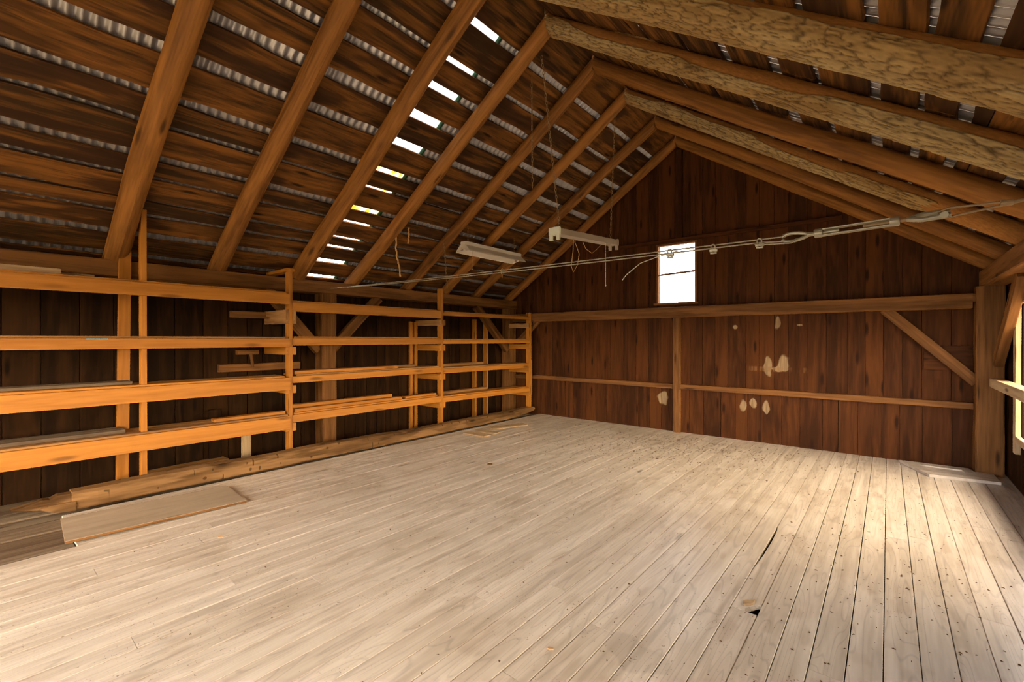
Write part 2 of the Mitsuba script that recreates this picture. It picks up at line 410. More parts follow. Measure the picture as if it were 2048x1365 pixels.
for a, b in zip(GS[:-1], GS[1:]):
    g = rng.uniform(.0008, .003)
    lo, hi = a + g, b - g
    dy = rng.uniform(0, .004)
    xs = [lo, hi] if not lo < RX < hi else [lo, RX, hi]
    outline = sg.Polygon([(0.665, lo), (0.665, hi)] + [(roof_z(x) - .002, x) for x in xs[::-1]])
    outline = outline.difference(sg.box(WZ0, WX0, WZ1, WX1))
    for part in getattr(outline, 'geoms', [outline]):
        if part.area > 1e-3:
            add(nm('wall_gable__board'), poly(part, .024, gable_place(dy)), 'gable_wood')
for a, b in zip(GL[:-1], GL[1:]):
    g = rng.uniform(.001, .0035)
    dy = rng.uniform(0, .004)
    add(nm('wall_gable__lower_board'), poly(sg.box(-.02, a + g, .664, b - g), .024, gable_place(dy)), 'gable_wood')
out = sg.Polygon([(-.1, XL - .1), (-.1, XR + .1), (roof_z(XR + .1), XR + .1), (ZR, RX), (roof_z(XL - .1), XL - .1)]).difference(sg.box(WZ0, WX0, WZ1, WX1))
add('wall_gable__outer_siding', poly(out, .02, gable_place(.030)), 'dark_wood')

# left wall
setting('wall_left', 'dark board wall behind the shelves')
LS = [YB, -2.5, -2.2, -1.9, -1.6, -1.3, -1.0, -.72, -.45, -.2, .0, .18, .408, .653, .886, 1.12, 1.362, 1.613, 1.846, 2.044, 2.205, 2.43, 2.66, 2.88, 3.08, 3.243, 3.407, 3.577, 3.742, 3.887, 4.122, 4.369, 4.647, 4.858, 5.149, 5.366, 5.631, 5.91, 6.1, 6.293, 6.5, YG]
for a, b in zip(LS[:-1], LS[1:]):
    g = rng.uniform(.001, .006)
    dx = rng.uniform(0, .006)
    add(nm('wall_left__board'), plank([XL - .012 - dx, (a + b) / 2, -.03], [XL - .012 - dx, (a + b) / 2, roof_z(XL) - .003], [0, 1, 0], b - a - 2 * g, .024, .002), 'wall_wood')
add('wall_left__outer_siding', plank([XL - .045, YB - .1, 1.0], [XL - .045, YG + .05, 1.0], [0, 0, 1], 2.22, .02), 'dark_wood')

# right wall with the wide opening just outside the picture
setting('wall_right', 'board wall on the right side')
OPEN = [(3.3, 5.88, .50, 1.66), (-1.3, 1.2, .85, 1.68)]
RS = [YB, -2.5, -2.2, -1.9, -1.6, -1.3, -1.0, -.7, -.4, -.1, .2, .5, .8, 1.1, 1.35, 1.6, 1.9, 2.2, 2.5, 2.8, 3.1, 3.35, 3.6, 3.9, 4.2, 4.45, 4.7, 5.0, 5.3, 5.6, 5.88, 6.10, 6.33, YG]


def right_place(v):
    return np.stack([XR + .004 + v[:, 2], v[:, 1], v[:, 0]], 1)


for a, b in zip(RS[:-1], RS[1:]):
    g = rng.uniform(.0008, .003)
    o = sg.box(-.02, a + g, roof_z(XR) - .003, b - g)
    for y0, y1, z0, z1 in OPEN:
        o = o.difference(sg.box(z0, y0, z1, y1))
    for part in getattr(o, 'geoms', [o]):
        if part.area > 1e-3:
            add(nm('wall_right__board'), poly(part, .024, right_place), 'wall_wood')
o = sg.box(-.1, YB - .1, roof_z(XR), YG + .05)
for y0, y1, z0, z1 in OPEN:
    o = o.difference(sg.box(z0, y0, z1, y1))
add('wall_right__outer_siding', poly(o, .02, lambda v: np.stack([XR + .034 + v[:, 2], v[:, 1], v[:, 0]], 1)), 'dark_wood')
for q, (y0, y1, z0, z1) in enumerate(OPEN):
    key = setting(f'window_{q + 2}', 'open window hole in the right wall')
    for nme, p0, p1 in (('jamb', (XR - .02, y0 - .05, z0), (XR - .02, y0 - .05, z1)), ('jamb', (XR - .02, y1 + .05, z0 - .16), (XR - .02, y1 + .05, z1))):
        add(nm(f'{key}__{nme}'), plank(p0, p1, [0, 1, 0], .10, .036), 'weathered_wood')
    for nme, zz in (('sill', z0 - .03), ('head', z1 + .03)):
        add(nm(f'{key}__{nme}'), plank((XR - .02, y0 - .1, zz), (XR - .02, y1 + .1, zz), [0, 0, 1], .06, .036), 'weathered_wood')

# back wall behind the camera
setting('wall_back', 'board wall behind the camera')
BACK = sg.box(-.05, -4.6, 2.35, -.1)
for a, b in zip(np.linspace(XL, XR, 25)[:-1], np.linspace(XL, XR, 25)[1:]):
    o = sg.Polygon([(-.02, a + .002), (-.02, b - .002), (roof_z(b), b - .002), (roof_z(a), a + .002)]).difference(BACK)
    for part in getattr(o, 'geoms', [o]):
        if part.area > 1e-3:
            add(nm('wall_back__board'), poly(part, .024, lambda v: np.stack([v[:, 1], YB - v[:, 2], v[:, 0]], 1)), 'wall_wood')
setting('door_1', 'open doorway in the wall behind the camera')
for p0, p1, sd in (((-4.65, YB - .01, 0), (-4.65, YB - .01, 2.35), [1, 0, 0]), ((-.05, YB - .01, 0), (-.05, YB - .01, 2.35), [1, 0, 0]), ((-4.7, YB - .01, 2.40), (0, YB - .01, 2.40), [0, 0, 1])):
    add(nm('door_1__frame'), plank(p0, p1, sd, .10, .05), 'timber')

# roof boards and corrugated metal
setting('ceiling', 'underside of the roof, spaced boards below corrugated metal')
GAPL = [(-2.718, .060), (-3.02, .047), (-3.247, .070), (-3.515, .090), (-3.795, .085), (-4.10, .068), (-4.306, .036), (-4.572, .070), (-4.748, .039), (-4.965, .035), (-5.103, .044), (-5.318, .073), (-5.563, .067), (-6.0, .02)]
GAPR = [(-2.12, .010), (-1.9, .014), (-1.68, .014), (-1.44, .055), (-1.14, .030), (-.865, .068), (-.57, .085), (-.333, .048), (-.065, .075), (.132, .052), (.308, .062), (.396, .005), (.58, .062), (.80, .05), (1.05, .04), (1.28, .02)]
SEGS = ([YB, 1.73, 4.19, YG + .02], [YB, .9, 3.35, 5.86, YG + .02], [YB, 2.58, 4.94, YG + .02])


def edge_fn(seed, amp, quiet):
    def f(y):
        w = (meshkit.fbm(np.stack([y * 1.9, y * 0 + seed * 3.7, y * 0], -1), 3, seed) - .5) * 2 * amp
        scal = np.clip(meshkit.noise(np.stack([y * 3.3, y * 0 + seed, y * 0 + 5], -1), seed + 9) - .62, 0, 1) * amp * 2.2
        return (w + scal) * (1 - (np.exp(-((y - 2.9) / .33) ** 2) if quiet else 0))
    return f


for side, gaps in ((-1, GAPL), (1, GAPR)):
    down = np.array([side * CT, 0, -ST])
    up_n = np.array([side * ST, 0, CT])
    sval = lambda x: abs(x - RX) / CT
    prev, prevw, prevf = -.012 if side < 0 else .012, 0.0, (lambda y: 0 * y)
    for i, (gx, gw) in enumerate(gaps):
        s0, s1 = prev + prevw / 2, sval(gx) - gw / 2
        amp = min(.020 if side > 0 else .013, gw * .42)
        f1 = edge_fn(11 + i * 2 + (100 if side > 0 else 0), amp, side < 0)
        f2 = edge_fn(12 + i * 2 + (100 if side > 0 else 0), amp, side < 0)
        segs = SEGS[i % 3]
        for a, b in zip(segs[:-1], segs[1:]):
            c = np.array([RX, 0, ZR]) + down * (s0 + s1) / 2 + up_n * .011
            jit = rng.uniform(-.003, .003)
            y0 = a + .002
            m = plank(c + [0, a + .002, 0], c + [0, b - .002, 0], down, s1 - s0, .022, .002, max(6, int((b - a) / .045)), (lambda t, y0=y0, f=prevf: f(t + y0)), (lambda t, y0=y0, f=f1: -f(t + y0)))
            add(nm('ceiling__roof_board'), m, 'roof_wood')
        prev, prevw, prevf = sval(gx), gw, f2
    # metal above
    ya, q = YB - .15, 0
    edges = [YB - .15, -2.2, -1.55, -.9, -.25, .4, 1.05, 1.75, 2.66, 3.12, 3.77, 4.42, 5.07, 5.72, 6.37, YG + .25] if side < 0 else list(np.linspace(YB - .15, YG + .25, 15))
    for a, b in zip(edges[:-1], edges[1:]):
        yy = np.arange(a - .03, b + .03 + .004, .0085)
        lift = .034 + .0015 * (q % 2)
        w = .0115 * np.sin(2 * np.pi * yy / .068)
        rows = []
        for s in (0.0, 3.2, 4.4):
            base = np.array([RX, 0, ZR]) + down * s + up_n * lift
            rows.append(base[None] + np.outer(yy, [0, 1, 0]) + w[:, None] * up_n)
        P = np.stack(rows)
        n_, m_ = P.shape[:2]
        ii, jj = np.meshgrid(np.arange(n_ - 1), np.arange(m_ - 1), indexing='ij')
        aa = (ii * m_ + jj).ravel()
        F = np.vstack([np.stack([aa, aa + 1, aa + m_ + 1], 1), np.stack([aa, aa + m_ + 1, aa + m_], 1)])
        U = np.stack(np.broadcast_arrays(np.array([0, 3.2, 4.4])[:, None] + q, yy[None] + 0 * np.zeros((3, 1))), -1).reshape(-1, 2)
        clear = side < 0 and a == 2.66
        add('ceiling__skylight_sheet' if clear else nm('ceiling__metal_sheet'), (P.reshape(-1, 3), F, U), 'skylight_plastic' if clear else 'galvanized', True)
        if clear:
            labels['ceiling__skylight_sheet'] = {'label': 'translucent corrugated plastic roof sheet glowing through the board gaps'}
        q += 1
for sgn in (-1, 1):
    d_ = np.array([sgn * CT, 0, -ST])
    c_ = np.array([RX, 0, ZR]) + d_ * .16 + np.array([sgn * ST, 0, CT]) * .05
    add(nm('ceiling__ridge_cap'), plank(c_ + [0, YB - .2, 0], c_ + [0, YG + .3, 0], d_, .34, .003, .001), 'galvanized')

# gable window
setting('window_1', 'small gable window covered with a translucent textured sheet')
wy = YG + .01
for p0, p1, s, w in (((WX0 - .012, wy, WZ0 - .03), (WX0 - .012, wy, WZ1 + .03), [1, 0, 0], .03), ((WX1 + .012, wy, WZ0 - .03), (WX1 + .012, wy, WZ1 + .03), [1, 0, 0], .03),
                     ((WX0 - .03, wy, WZ1 + .012), (WX1 + .03, wy, WZ1 + .012), [0, 0, 1], .03)):
    add(nm('window_1__frame'), plank(p0, p1, s, w, .07, .003), 'timber')
add('window_1__sill', plank((WX0 - .05, YG - .012, WZ0 - .016), (WX1 + .05, YG - .012, WZ0 - .016), [0, 1, 0], .09, .032, .004), 'timber')
add('window_1__glazing_bar', plank((WX0, wy + .0, 2.315), (WX1, wy + .0, 2.335), [0, 0, 1], .022, .02, .003), 'timber')
pw = np.array([[WX0, wy + .03, WZ0], [WX1, wy + .03, WZ0], [WX1, wy + .03, WZ1], [WX0, wy + .03, WZ1]])
add('window_1__pane', (pw, np.array([[0, 1, 2], [0, 2, 3]]), np.array([[0, 0], [1, 0], [1, 1], [0, 1.]])), 'window_plastic')
labels['window_1__pane'] = {'label': 'translucent white textured sheet'}

# ------------------------------------------------------------------ frame timbers
ZP = 1.985
solo('wall_plate', 'long hewn plate beam along the top of the left wall above the shelves', 'beam', beam((-5.5, YB + .01, 2.0), (-5.5, YG - .01, 2.0), [1, 0, 0], .21, .15), 'timber')
solo('wall_plate', 'hewn plate beam at the right eave above the corner post', 'beam', beam((.81, YB + .01, 1.965), (.81, YG - .01, 1.965), [1, 0, 0], .18, .165), 'timber')
solo('timber_post', 'thick square corner post where the gable wall meets the right wall', 'post', beam((.78, 6.545, 0), (.78, 6.545, 1.882), [1, 0, 0], .20, .20, .010, .006), 'timber')
solo('timber_post', 'wide grey-brown timber post behind the middle shelf bay under the cable anchor', 'post', beam((-5.45, 2.89, -.02), (-5.45, 2.89, 1.924), [0, 1, 0], .185, .20, .010, .006), 'timber')
solo('timber_post', 'dark corner post where the gable wall meets the left wall', 'post', beam((-5.5, 6.53, -.02), (-5.5, 6.53, 1.924), [1, 0, 0], .2, .2, .010, .006), 'timber')
solo('wall_stud', 'pale orange pine stud standing against the left wall beside the nearest shelf upright', 'stud', plank((-5.37, .90, -.02), (-5.37, .925, 2.16), [0, 1, 0], .088, .04, .003), 'pine_wood')
solo('corner_brace', 'brace rising from the wide left post to the plate towards the gable wall', 'brace', plank((-5.46, 2.98, 1.24), (-5.46, 3.66, 1.925), [0, 1, 0], .12, .08, .005), 'timber')
solo('corner_brace', 'brace rising from the wide left post towards the camera behind the second shelf upright', 'brace', plank((-5.46, 2.80, 1.22), (-5.46, 2.18, 1.925), [0, 1, 0], .12, .08, .005), 'timber')
solo('corner_brace', 'dark brace at the far end of the left wall beside the corner', 'brace', plank((-5.46, 6.43, 1.16), (-5.46, 5.60, 1.925), [0, 1, 0], .13, .08, .005), 'timber')
solo('corner_brace', 'brace from the right corner post up to the girt on the gable wall', 'brace', plank((.70, 6.585, .91), (-.03, 6.585, 1.69), [0, 0, 1], .105, .05, .005), 'timber')
solo('corner_brace', 'short pale brace under the left end of the gable girt', 'brace', plank((-5.38, 6.585, 1.25), (-4.85, 6.585, 1.69), [0, 0, 1], .10, .05, .005), 'timber')
solo('corner_brace', 'steep brace from the right corner post to the right plate beam', 'brace', plank((.83, 6.42, 1.13), (.83, 5.40, 1.90), [0, 1, 0], .12, .07, .005), 'timber')
solo('gable_girt', 'heavy horizontal girt across the gable wall just under the window', 'beam', join([beam((-5.39, 6.575, 1.745), (.66, 6.575, 1.745), [0, 0, 1], .15, .145, .006, .003), plank((.64, 6.575, 1.775), (.685, 6.575, 1.775), [0, 0, 1], .085, .12, .004)]), 'timber')
solo('gable_rail', 'narrow horizontal rail low on the gable wall left of the centre stud', 'rail', beam((-5.38, 6.61, .667), (-2.42, 6.61, .667), [0, 0, 1], .068, .075, .004, .002), 'timber')
solo('gable_rail', 'narrow horizontal rail low on the gable wall right of the centre stud', 'rail', beam((-2.31, 6.61, .667), (.676, 6.61, .667), [0, 0, 1], .068, .075, .004, .002), 'timber')
solo('gable_rail', 'thin horizontal rail high on the gable wall touching the window head', 'rail', beam((-3.55, 6.625, 2.805), (-.42, 6.625, 2.80), [0, 0, 1], .05, .046, .003, .002), 'gable_wood')
solo('gable_stud', 'centre stud on the gable wall between floor and girt', 'stud', plank((-2.365, 6.615, 0), (-2.365, 6.615, 1.672), [1, 0, 0], .10, .068, .004), 'timber')
solo('gable_stud', 'short centre stud on the gable wall below the roof peak', 'stud', plank((-2.34, 6.62, 2.83), (-2.34, 6.62, 4.10), [1, 0, 0], .09, .055, .004), 'gable_wood')
solo('window_rail', 'pale sunlit rail crossing the opening in the right wall', 'rail', plank((.80, 6.30, .935), (.80, 2.6, .935), [0, 0, 1], .085, .09, .004), 'weathered_wood')
solo('cleat_board', 'short reddish board on the gable wall behind the right brace', 'board', plank((.30, 6.635, 1.155), (.676, 6.635, 1.155), [0, 0, 1], .26, .022, .002), 'gable_wood')

# ------------------------------------------------------------------ log rafters
LEFT = [(.95, .87, .088), (1.78, 1.71, .082), (2.60, 2.55, .085), (3.376, 3.28, .076), (4.193, 4.16, .072), (4.96, 4.90, .070), (5.83, 5.66, .072), (6.56, 6.53, .068)]
RIGHT = [(.95, .95, .08), (1.78, 1.75, .085), (2.60, 2.60, .094), (3.376, 3.38, .080), (4.193, 4.2, .074), (4.96, 4.97, .074), (5.83, 5.83, .070), (6.56, 6.56, .068)]
ORD = ['eighth', 'seventh', 'sixth', 'fifth', 'fourth', 'third', 'second', 'first']
EXT = ['nearest the camera', 'smooth and orange', 'along the left edge of the glowing strip', 'with ropes hanging from it', 'peeled and orange', 'passing behind the shop light', 'split along its edge', 'against the gable boards']
for i, (yr, yf, r) in enumerate(LEFT):
    off = r / CT
    top = [RX + .10, yr, ZR - off + SL * .10]
    xf = -5.60
    foot = [xf, yf + (yf - yr) * .08, roof_z(xf) - off]
    solo('log_rafter', f'{ORD[i]} left-slope log rafter from the gable, {EXT[i]}', 'rafter', log(top, foot, r * .96, r * 1.03, .022, .008, .05, 28), 'pole_wood', True)
EXR = {2: 'thick with rough flaking bark', 3: 'covered in grooved grey bark', 4: 'peeled brown pole', 5: 'slim pole with grey bark', 6: 'with ragged pale lower edge', 7: 'brown and against the gable boards'}
for i, (yr, yf, r) in enumerate(RIGHT):
    if i < 2:
        continue
    off = r / CT
    bark = i in (2, 3, 5)
    top = [RX - .12, yr, ZR - off + SL * .12]
    foot = [.92, yf, roof_z(.92) - off]
    m = log(top, foot, r * .95, r * 1.03, .025, .006, 
            .0085 if bark else .07, 112 if bark else 20, bark, {2: 1.1, 3: 1.1, 5: .80}.get(i, 0), (8.0, 58.0) if i == 2 else (5.5, 62.0))
    key = thing('log_rafter', f'{ORD[i]} right-slope log rafter from the gable, {EXR[i]}', 'rafter')
    if bark:
        col = np.vstack([TINT[0], np.tile([.2, .11, .04], (len(m[0]) - len(TINT[0]), 1))])
        scene[key] = mikit.ply((m[0], m[1]), 'bark', smooth=True, uv=m[2], color=col)
    else:
        add(key, m, 'pole_wood', True)

# ------------------------------------------------------------------ shelving on the left
sh = thing('shelving_unit', 'long open pine shelving with four levels along the left wall', 'shelves')
XP = -5.05
UP = [(1.0, 2.56, .040), (2.275, 2.13, .040), (4.475, 2.10, .042), (6.46, 1.83, .045)]
shift = lambda y: .12 * max(0.0, y - 4.5) / 1.95
for y, z, w in UP:
    xu = XP - .045 + shift(y)
    add(nm(f'{sh}__upright'), plank((xu, y, -.022 if y < 6 else .14), (xu, y, z), [0, 1, 0], w, .09, .002), 'pine_wood')
add(nm(f'{sh}__upright'), plank((xu - .01, 6.50, .36), (xu - .01, 6.50, .98), [0, 1, 0], .034, .09, .002), 'pine_wood')
for y0, z0, z1 in ((5.66, -.022, 1.70), (5.95, -.022, 1.70)):
    add(nm(f'{sh}__back_upright'), plank((-5.56, y0, z0), (-5.56, y0, z1), [0, 1, 0], .04, .09, .002), 'pine_wood')
for y0, zz in ((4.295, 1.62), (4.385, 1.62)):
    add(nm(f'{sh}__back_upright'), plank((-5.56, y0, -.022), (-5.56, y0, zz), [0, 1, 0], .05, .04, .002), 'pine_wood')
SEC = [(-1.6, 2.252, -1, ((1.735, 1.85), (1.27, 1.36), (.80, .935), (.372, .515))),
       (2.298, 4.452, 0, ((1.66, 1.765), (1.283, 1.365), (.868, .942), (.432, .515))),
       (4.498, 6.435, 0, ((1.706, 1.752), (1.285, 1.342), (.848, .915), (.42, .49)))]
for si, (y0, y1, dx, lv) in enumerate(SEC):
    for li, (z0, z1) in enumerate(lv):
        xf = XP + (.02 if si == 0 else -.019)
        add(nm(f'{sh}__front_rail'), plank((xf, y0, (z0 + z1) / 2), (xf + shift(y1), y1, (z0 + z1) / 2), [0, 0, 1], z1 - z0, .038, .002), 'pine_wood')
        xa = -5.345
        widths = [.15, .125] if si else [.17, .145]
        for wi, w in enumerate(widths):
            ya, yb = y0 + .002 + rng.uniform(0, .05), y1 - .002 - rng.uniform(0, .05)
            mat_ = 'shelf_wood' if (wi < 1 or rng.random() < .3) else 'pine_wood'
            dz = .009 + rng.uniform(0, .002)
            add(nm(f'{sh}__shelf_board'), plank((xa + w / 2, ya, z1 + dz), (xa + w / 2 + shift(yb), yb, z1 + dz), [1, 0, 0], w - .004, .018, .002), mat_)
            xa += w
for y, z, w in UP[1:]:
    for li, zz in enumerate((1.60, 1.225, .80, .385)):
        hh = .15 if (li == 0 and y < 3) else .085
        for s in (-1, 1):
            if s == -1 and y > 6:
                continue
            yy = y + s * (w / 2 + .019)
            if y > 6:
                yy = y - w / 2 - .019
            add(nm(f'{sh}__cross_arm'), plank((-5.60 if y < 6 else -5.39, yy, zz), (XP + shift(y) + (.0 if s < 0 else .004), yy, zz), [0, 0, 1], hh, .036, .002), 'pine_wood' if li else 'shelf_wood')
add(nm(f'{sh}__top_arm'), plank((XP - .0, 2.275, 2.115), (-5.52, 2.25, 2.105), [0, 1, 0], .09, .036, .002), 'pine_wood')

# loose boards lying on the shelves
solo('loose_board', 'grey weathered board lying on the top shelf at the left edge of the picture', 'board', plank((-5.14, -1.2, 1.892), (-5.14, .48, 1.892), [1, 0, 0], .14, .045, .002), 'weathered_wood')
solo('loose_board', 'paler short board behind the grey one on the top shelf', 'board', plank((-5.30, -.4, 1.886), (-5.28, .70, 1.886), [1, 0, 0], .13, .034, .002), 'weathered_wood')
solo('loose_board', 'reddish board end sticking out on the top shelf beside the pine stud', 'board', plank((-5.45, -.4, 1.884), (-5.43, .80, 1.884), [1, 0, 0], .12, .03, .002), 'gable_wood')
solo('loose_board', 'dark grey board lying on the third shelf at the left edge of the picture', 'board', plank((-5.22, -1.2, .969), (-5.22, .93, .969), [1, 0, 0], .20, .024, .002), 'old_floor_wood')
solo('loose_board', 'dark grey board lying on the bottom shelf at the left edge of the picture', 'board', plank((-5.22, -1.2, .551), (-5.22, .88, .551), [1, 0, 0], .22, .028, .002), 'old_floor_wood')
for q, (x, ya, yb, z, w, h, lab) in enumerate(((-5.13, 2.33, 3.72, .980, .09, .034, 'pale strip of lumber on the third shelf of the middle bay'), (-5.24, 2.4, 4.1, .978, .09, .03, 'strip of lumber behind the pale one on the third shelf of the middle bay'),
                                               (-5.13, 2.33, 3.78, .555, .09, .036, 'front strip of lumber on the bottom shelf of the middle bay'), (-5.24, 2.35, 3.70, .572, .09, .07, 'taller lumber on the bottom shelf of the middle bay, behind the front strip'),
                                               (-5.14, 3.85, 4.40, .55, .08, .03, 'short board end on the bottom shelf just left of the third upright'), (-5.27, 4.6, 5.55, .957, .08, .04, 'dark strip on the third shelf of the far bay'),
                                               (-5.25, 4.6, 5.6, .532, .10, .04, 'brown plank on the bottom shelf of the far bay'), (-5.13, 1.55, 2.23, .55, .09, .03, 'narrow strip on the bottom shelf left of the second upright'))):
    solo('lumber_strip', lab, 'lumber', plank((x, ya, z), (x, yb, z), [1, 0, 0], w, h, .002), 'shelf_wood' if q in (1, 5, 6) else 'pine_wood')

# things on the left wall behind the shelves
solo('wall_board', 'horizontal brown board on the left wall seen between the second and third shelf', 'board', plank((-5.59, 1.74, 1.035), (-5.59, 2.62, 1.035), [0, 0, 1], .085, .06, .004), 'timber')
solo('wall_board', 'short dark plank on the left wall under the top shelf', 'board', plank((-5.585, 1.86, 1.63), (-5.585, 2.22, 1.63), [0, 0, 1], .075, .07, .004), 'timber')
hk = thing('wall_hook', 'wooden peg bracket hanging on the left wall behind the second upright', 'hook')
add(f'{hk}__plate', plank((-5.585, 1.92, 1.205), (-5.585, 2.14, 1.205), [0, 0, 1], .05, .07, .004), 'timber')
add(f'{hk}__peg', tube([(-5.54, 2.05, 1.19), (-5.53, 2.055, 1.13), (-5.52, 2.06, 1.07), (-5.53, 2.065, 1.04)], [.018, .017, .016, .012]), 'timber', True)
solo('standing_board', 'short grey board standing against the left wall under the bottom shelf', 'board', plank((-5.50, 1.985, -.022), (-5.50, 1.985, .40), [0, 1, 0], .095, .035, .006), 'weathered_wood')
solo('standing_board', 'rough board end standing beside the grey one under the bottom shelf', 'board', plank((-5.56, 1.70, -.022), (-5.56, 1.70, .60), [0, 1, 0], .12, .03, .006), 'wall_wood')
solo('floor_plank', 'long reddish plank on the floor behind the hewn beam between two uprights', 'plank', plank((-5.45, 1.06, .028), (-5.50, 1.78, .028), [1, 0, 0], .16, .10, .004), 'shelf_wood')
solo('floor_plank', 'short plank on the floor behind the hewn beam near the pine studs', 'plank', plank((-5.36, 3.95, .0), (-5.40, 4.75, .0), [1, 0, 0], .16, .045, .004), 'shelf_wood')

# ------------------------------------------------------------------ hewn beam on the floor
bx = thing('hewn_beam', 'old hewn timber lying on the floor in front of the shelves', 'beam')


def hewn():
    n = 120
    a = np.linspace(.52, 6.50, n)
    c = .012
    f = lambda k, amp, fr=2.4: (meshkit.fbm(np.stack([a * fr, a * 0 + k, a * 0], -1), 3, 17) - .5) * 2 * amp
    x0, x1 = -5.03 + f(1, .008), -4.865 + f(2, .008)
    zb = .018 + f(3, .006)
    zt = .150 + f(4, .016, 1.5) + .01 * np.sin(a * .9)
    sag = np.clip((6.50 - a) / .55, 0, 1) ** .7
    zb = zb + (1 - sag) * .07
    z0 = np.clip((a - .52) / .16, 0, 1)
    x1 = x1 - (1 - z0) * .02
    zb = zb - np.clip((.75 - a) / .3, 0, 1) * .012
    ring = np.stack([np.stack(q, 1) for q in ((x0 + c, zb), (x1 - c, zb), (x1, zb + c), (x1, zt - c * 1.6), (x1 - c * 1.6, zt), (x0 + c, zt), (x0, zt - c), (x0, zb + c), (x0 + c, zb))], 1)
    P = np.stack([ring[..., 0], np.broadcast_to(a[:, None], ring.shape[:2]), ring[..., 1]], -1)
    tilt = np.clip((.62 - a) / .2, 0, 1)
    P[:, :, 1] -= tilt[:, None] * np.where(np.arange(9) % 8 < 5, 0.0, 0.12)[None] * 0
    uo, vo = uvoff()
    nom = np.array([0, .16, .172, .28, .29, .44, .45, .57, .58])
    UV = np.stack(np.broadcast_arrays(a[:, None] + uo, nom[None] + vo), -1)
    return skin(P, UV)


add(f'{bx}__body', hewn(), 'hewn_wood')
side_yz = lambda x: (lambda v: np.stack([x + v[:, 2], v[:, 0], v[:, 1]], 1))
add(f'{bx}__tenon', poly(sg.Polygon([(.54, .012), (.54, .145), (.44, .148), (.40, .128), (.36, .135), (.28, .112), (.20, .100), (.27, .082), (.36, .060), (.44, .022)]), .085, side_yz(-4.985)), 'hewn_wood')
add(f'{bx}__tenon_cheek', poly(sg.Polygon([(.54, .014), (.54, .085), (.40, .088), (.34, .075), (.42, .030)]), .028, side_yz(-4.898)), 'hewn_wood')

pw_ = thing('plywood_sheet', 'sheet of worn plywood lying on the floor along the hewn beam', 'plywood')
add(f'{pw_}__face_veneer', plank((-4.405, .42, .0295), (-4.345, 1.487, .0225), [1, 0, 0], .56, .003, .0008), 'plywood')
add(f'{pw_}__core', plank((-4.405, .421, .0205), (-4.345, 1.486, .0135), [1, 0, 0], .556, .015, .0008), 'timber')
solo('floor_scrap', 'nearest thin board scrap on the floor near the far end of the hewn beam', 'board', plank((-4.66, 4.60, .011), (-4.27, 4.60, .011), [0, 1, 0], .16, .018, .001), 'weathered_wood')
solo('floor_scrap', 'second thin board scrap flat on the floor behind the first by the hewn beam', 'board', plank((-4.64, 4.80, .009), (-4.30, 4.84, .009), [0, 1, 0], .17, .014, .001), 'weathered_wood')
solo('floor_scrap', 'farthest thin scrap on the floor beside the hewn beam end', 'board', plank((-4.62, 5.05, .007), (-4.42, 5.65, .007), [1, 0, 0], .17, .012, .001), 'weathered_wood')

pn = thing('ledged_hatch', 'five-sided wooden hatch panel lying on the floor in the right corner', 'hatch')
hp = sg.Polygon([(6.53, .10), (6.02, .315), (6.075, .68), (6.40, .60), (6.60, .62)])
hp = sg.Polygon([(.10, 6.53), (.315, 6.02), (.81, 6.10), (.80, 6.43), (.66, 6.43), (.64, 6.56)])
place_xy = lambda z: (lambda v: np.stack([v[:, 0], v[:, 1], v[:, 2] + z], 1))
add(f'{pn}__panel', poly(hp, .014, place_xy(.002)), 'floor_wood')
inner = sg.Polygon([(.25, 6.43), (.36, 6.17), (.60, 6.20), (.58, 6.43)])
add(f'{pn}__rim', poly(hp.difference(inner), .012, place_xy(.0165)), 'floor_wood')

# ------------------------------------------------------------------ cable with turnbuckle
YC = 2.95
A0, A1, E0 = np.array([-5.34, 2.90, 1.985]), np.array([-.455, YC, 1.921]), np.array([-.57, YC, 1.917])
cb = thing('steel_cable', 'doubled steel cable running from the left post across the room to the turnbuckle', 'cable')
def sagline(p, q, n=40, sag=.03):
    t = np.linspace(0, 1, n)[:, None]
    return np.asarray(p) * (1 - t) + np.asarray(q) * t - np.array([0, 0, 1]) * sag * 4 * t * (1 - t)
split = sagline(A0, A1)[3]
add(f'{cb}__strand', tube(sagline(A0, A1 + [0, .004, .012], sag=.012), .0045), 'steel', True)
add(f'{cb}__strand_001', tube(np.vstack([sagline(split, A1 + [-.11, 0, -.006], sag=.016), [A1 + [-.04, 0, -.012], A1 + [.0, 0, -.016]]]), .0045), 'steel', True)
add(f'{cb}__tail', tube([(-1.05, YC, 1.925), (-1.2, YC, 1.90), (-1.30, YC - .01, 1.872), (-1.40, YC - .02, 1.80), (-1.43, YC - .02, 1.765)], .0035), 'steel', True)
add(f'{cb}__tail_001', tube([(-.60, YC - .01, 1.905), (-.5, YC - .02, 1.893), (-.415, YC - .02, 1.888), (-.39, YC - .02, 1.90)], .004), 'steel', True)


def clamp(x, z, s=1.0):
    t = np.linspace(0, np.pi, 9)
    u = [(x - .012 * s, YC, z - .026 * s)] + [(x - .012 * s + .024 * s * (1 - np.cos(k)) / 2, YC - .012, z + .012 * s + .012 * s * np.sin(k)) for k in t] + [(x + .012 * s, YC, z - .026 * s)]
    return join([tube(u, .004 * s), plank((x - .022 * s, YC, z - .012 * s), (x + .022 * s, YC, z - .012 * s), [0, 1, 0], .022 * s, .016 * s, .002), plank((x - .018 * s, YC, z - .028 * s), (x + .018 * s, YC, z - .028 * s), [0, 1, 0], .014 * s, .009 * s, .002)])


for x, z in ((-.575, 1.913), (-.83, 1.912), (-1.10, 1.918)):
    add(nm(f'{cb}__clamp'), clamp(x, z), 'steel')

tb = thing('turnbuckle', 'long grey steel turnbuckle in the cable near the right roof slope', 'turnbuckle')


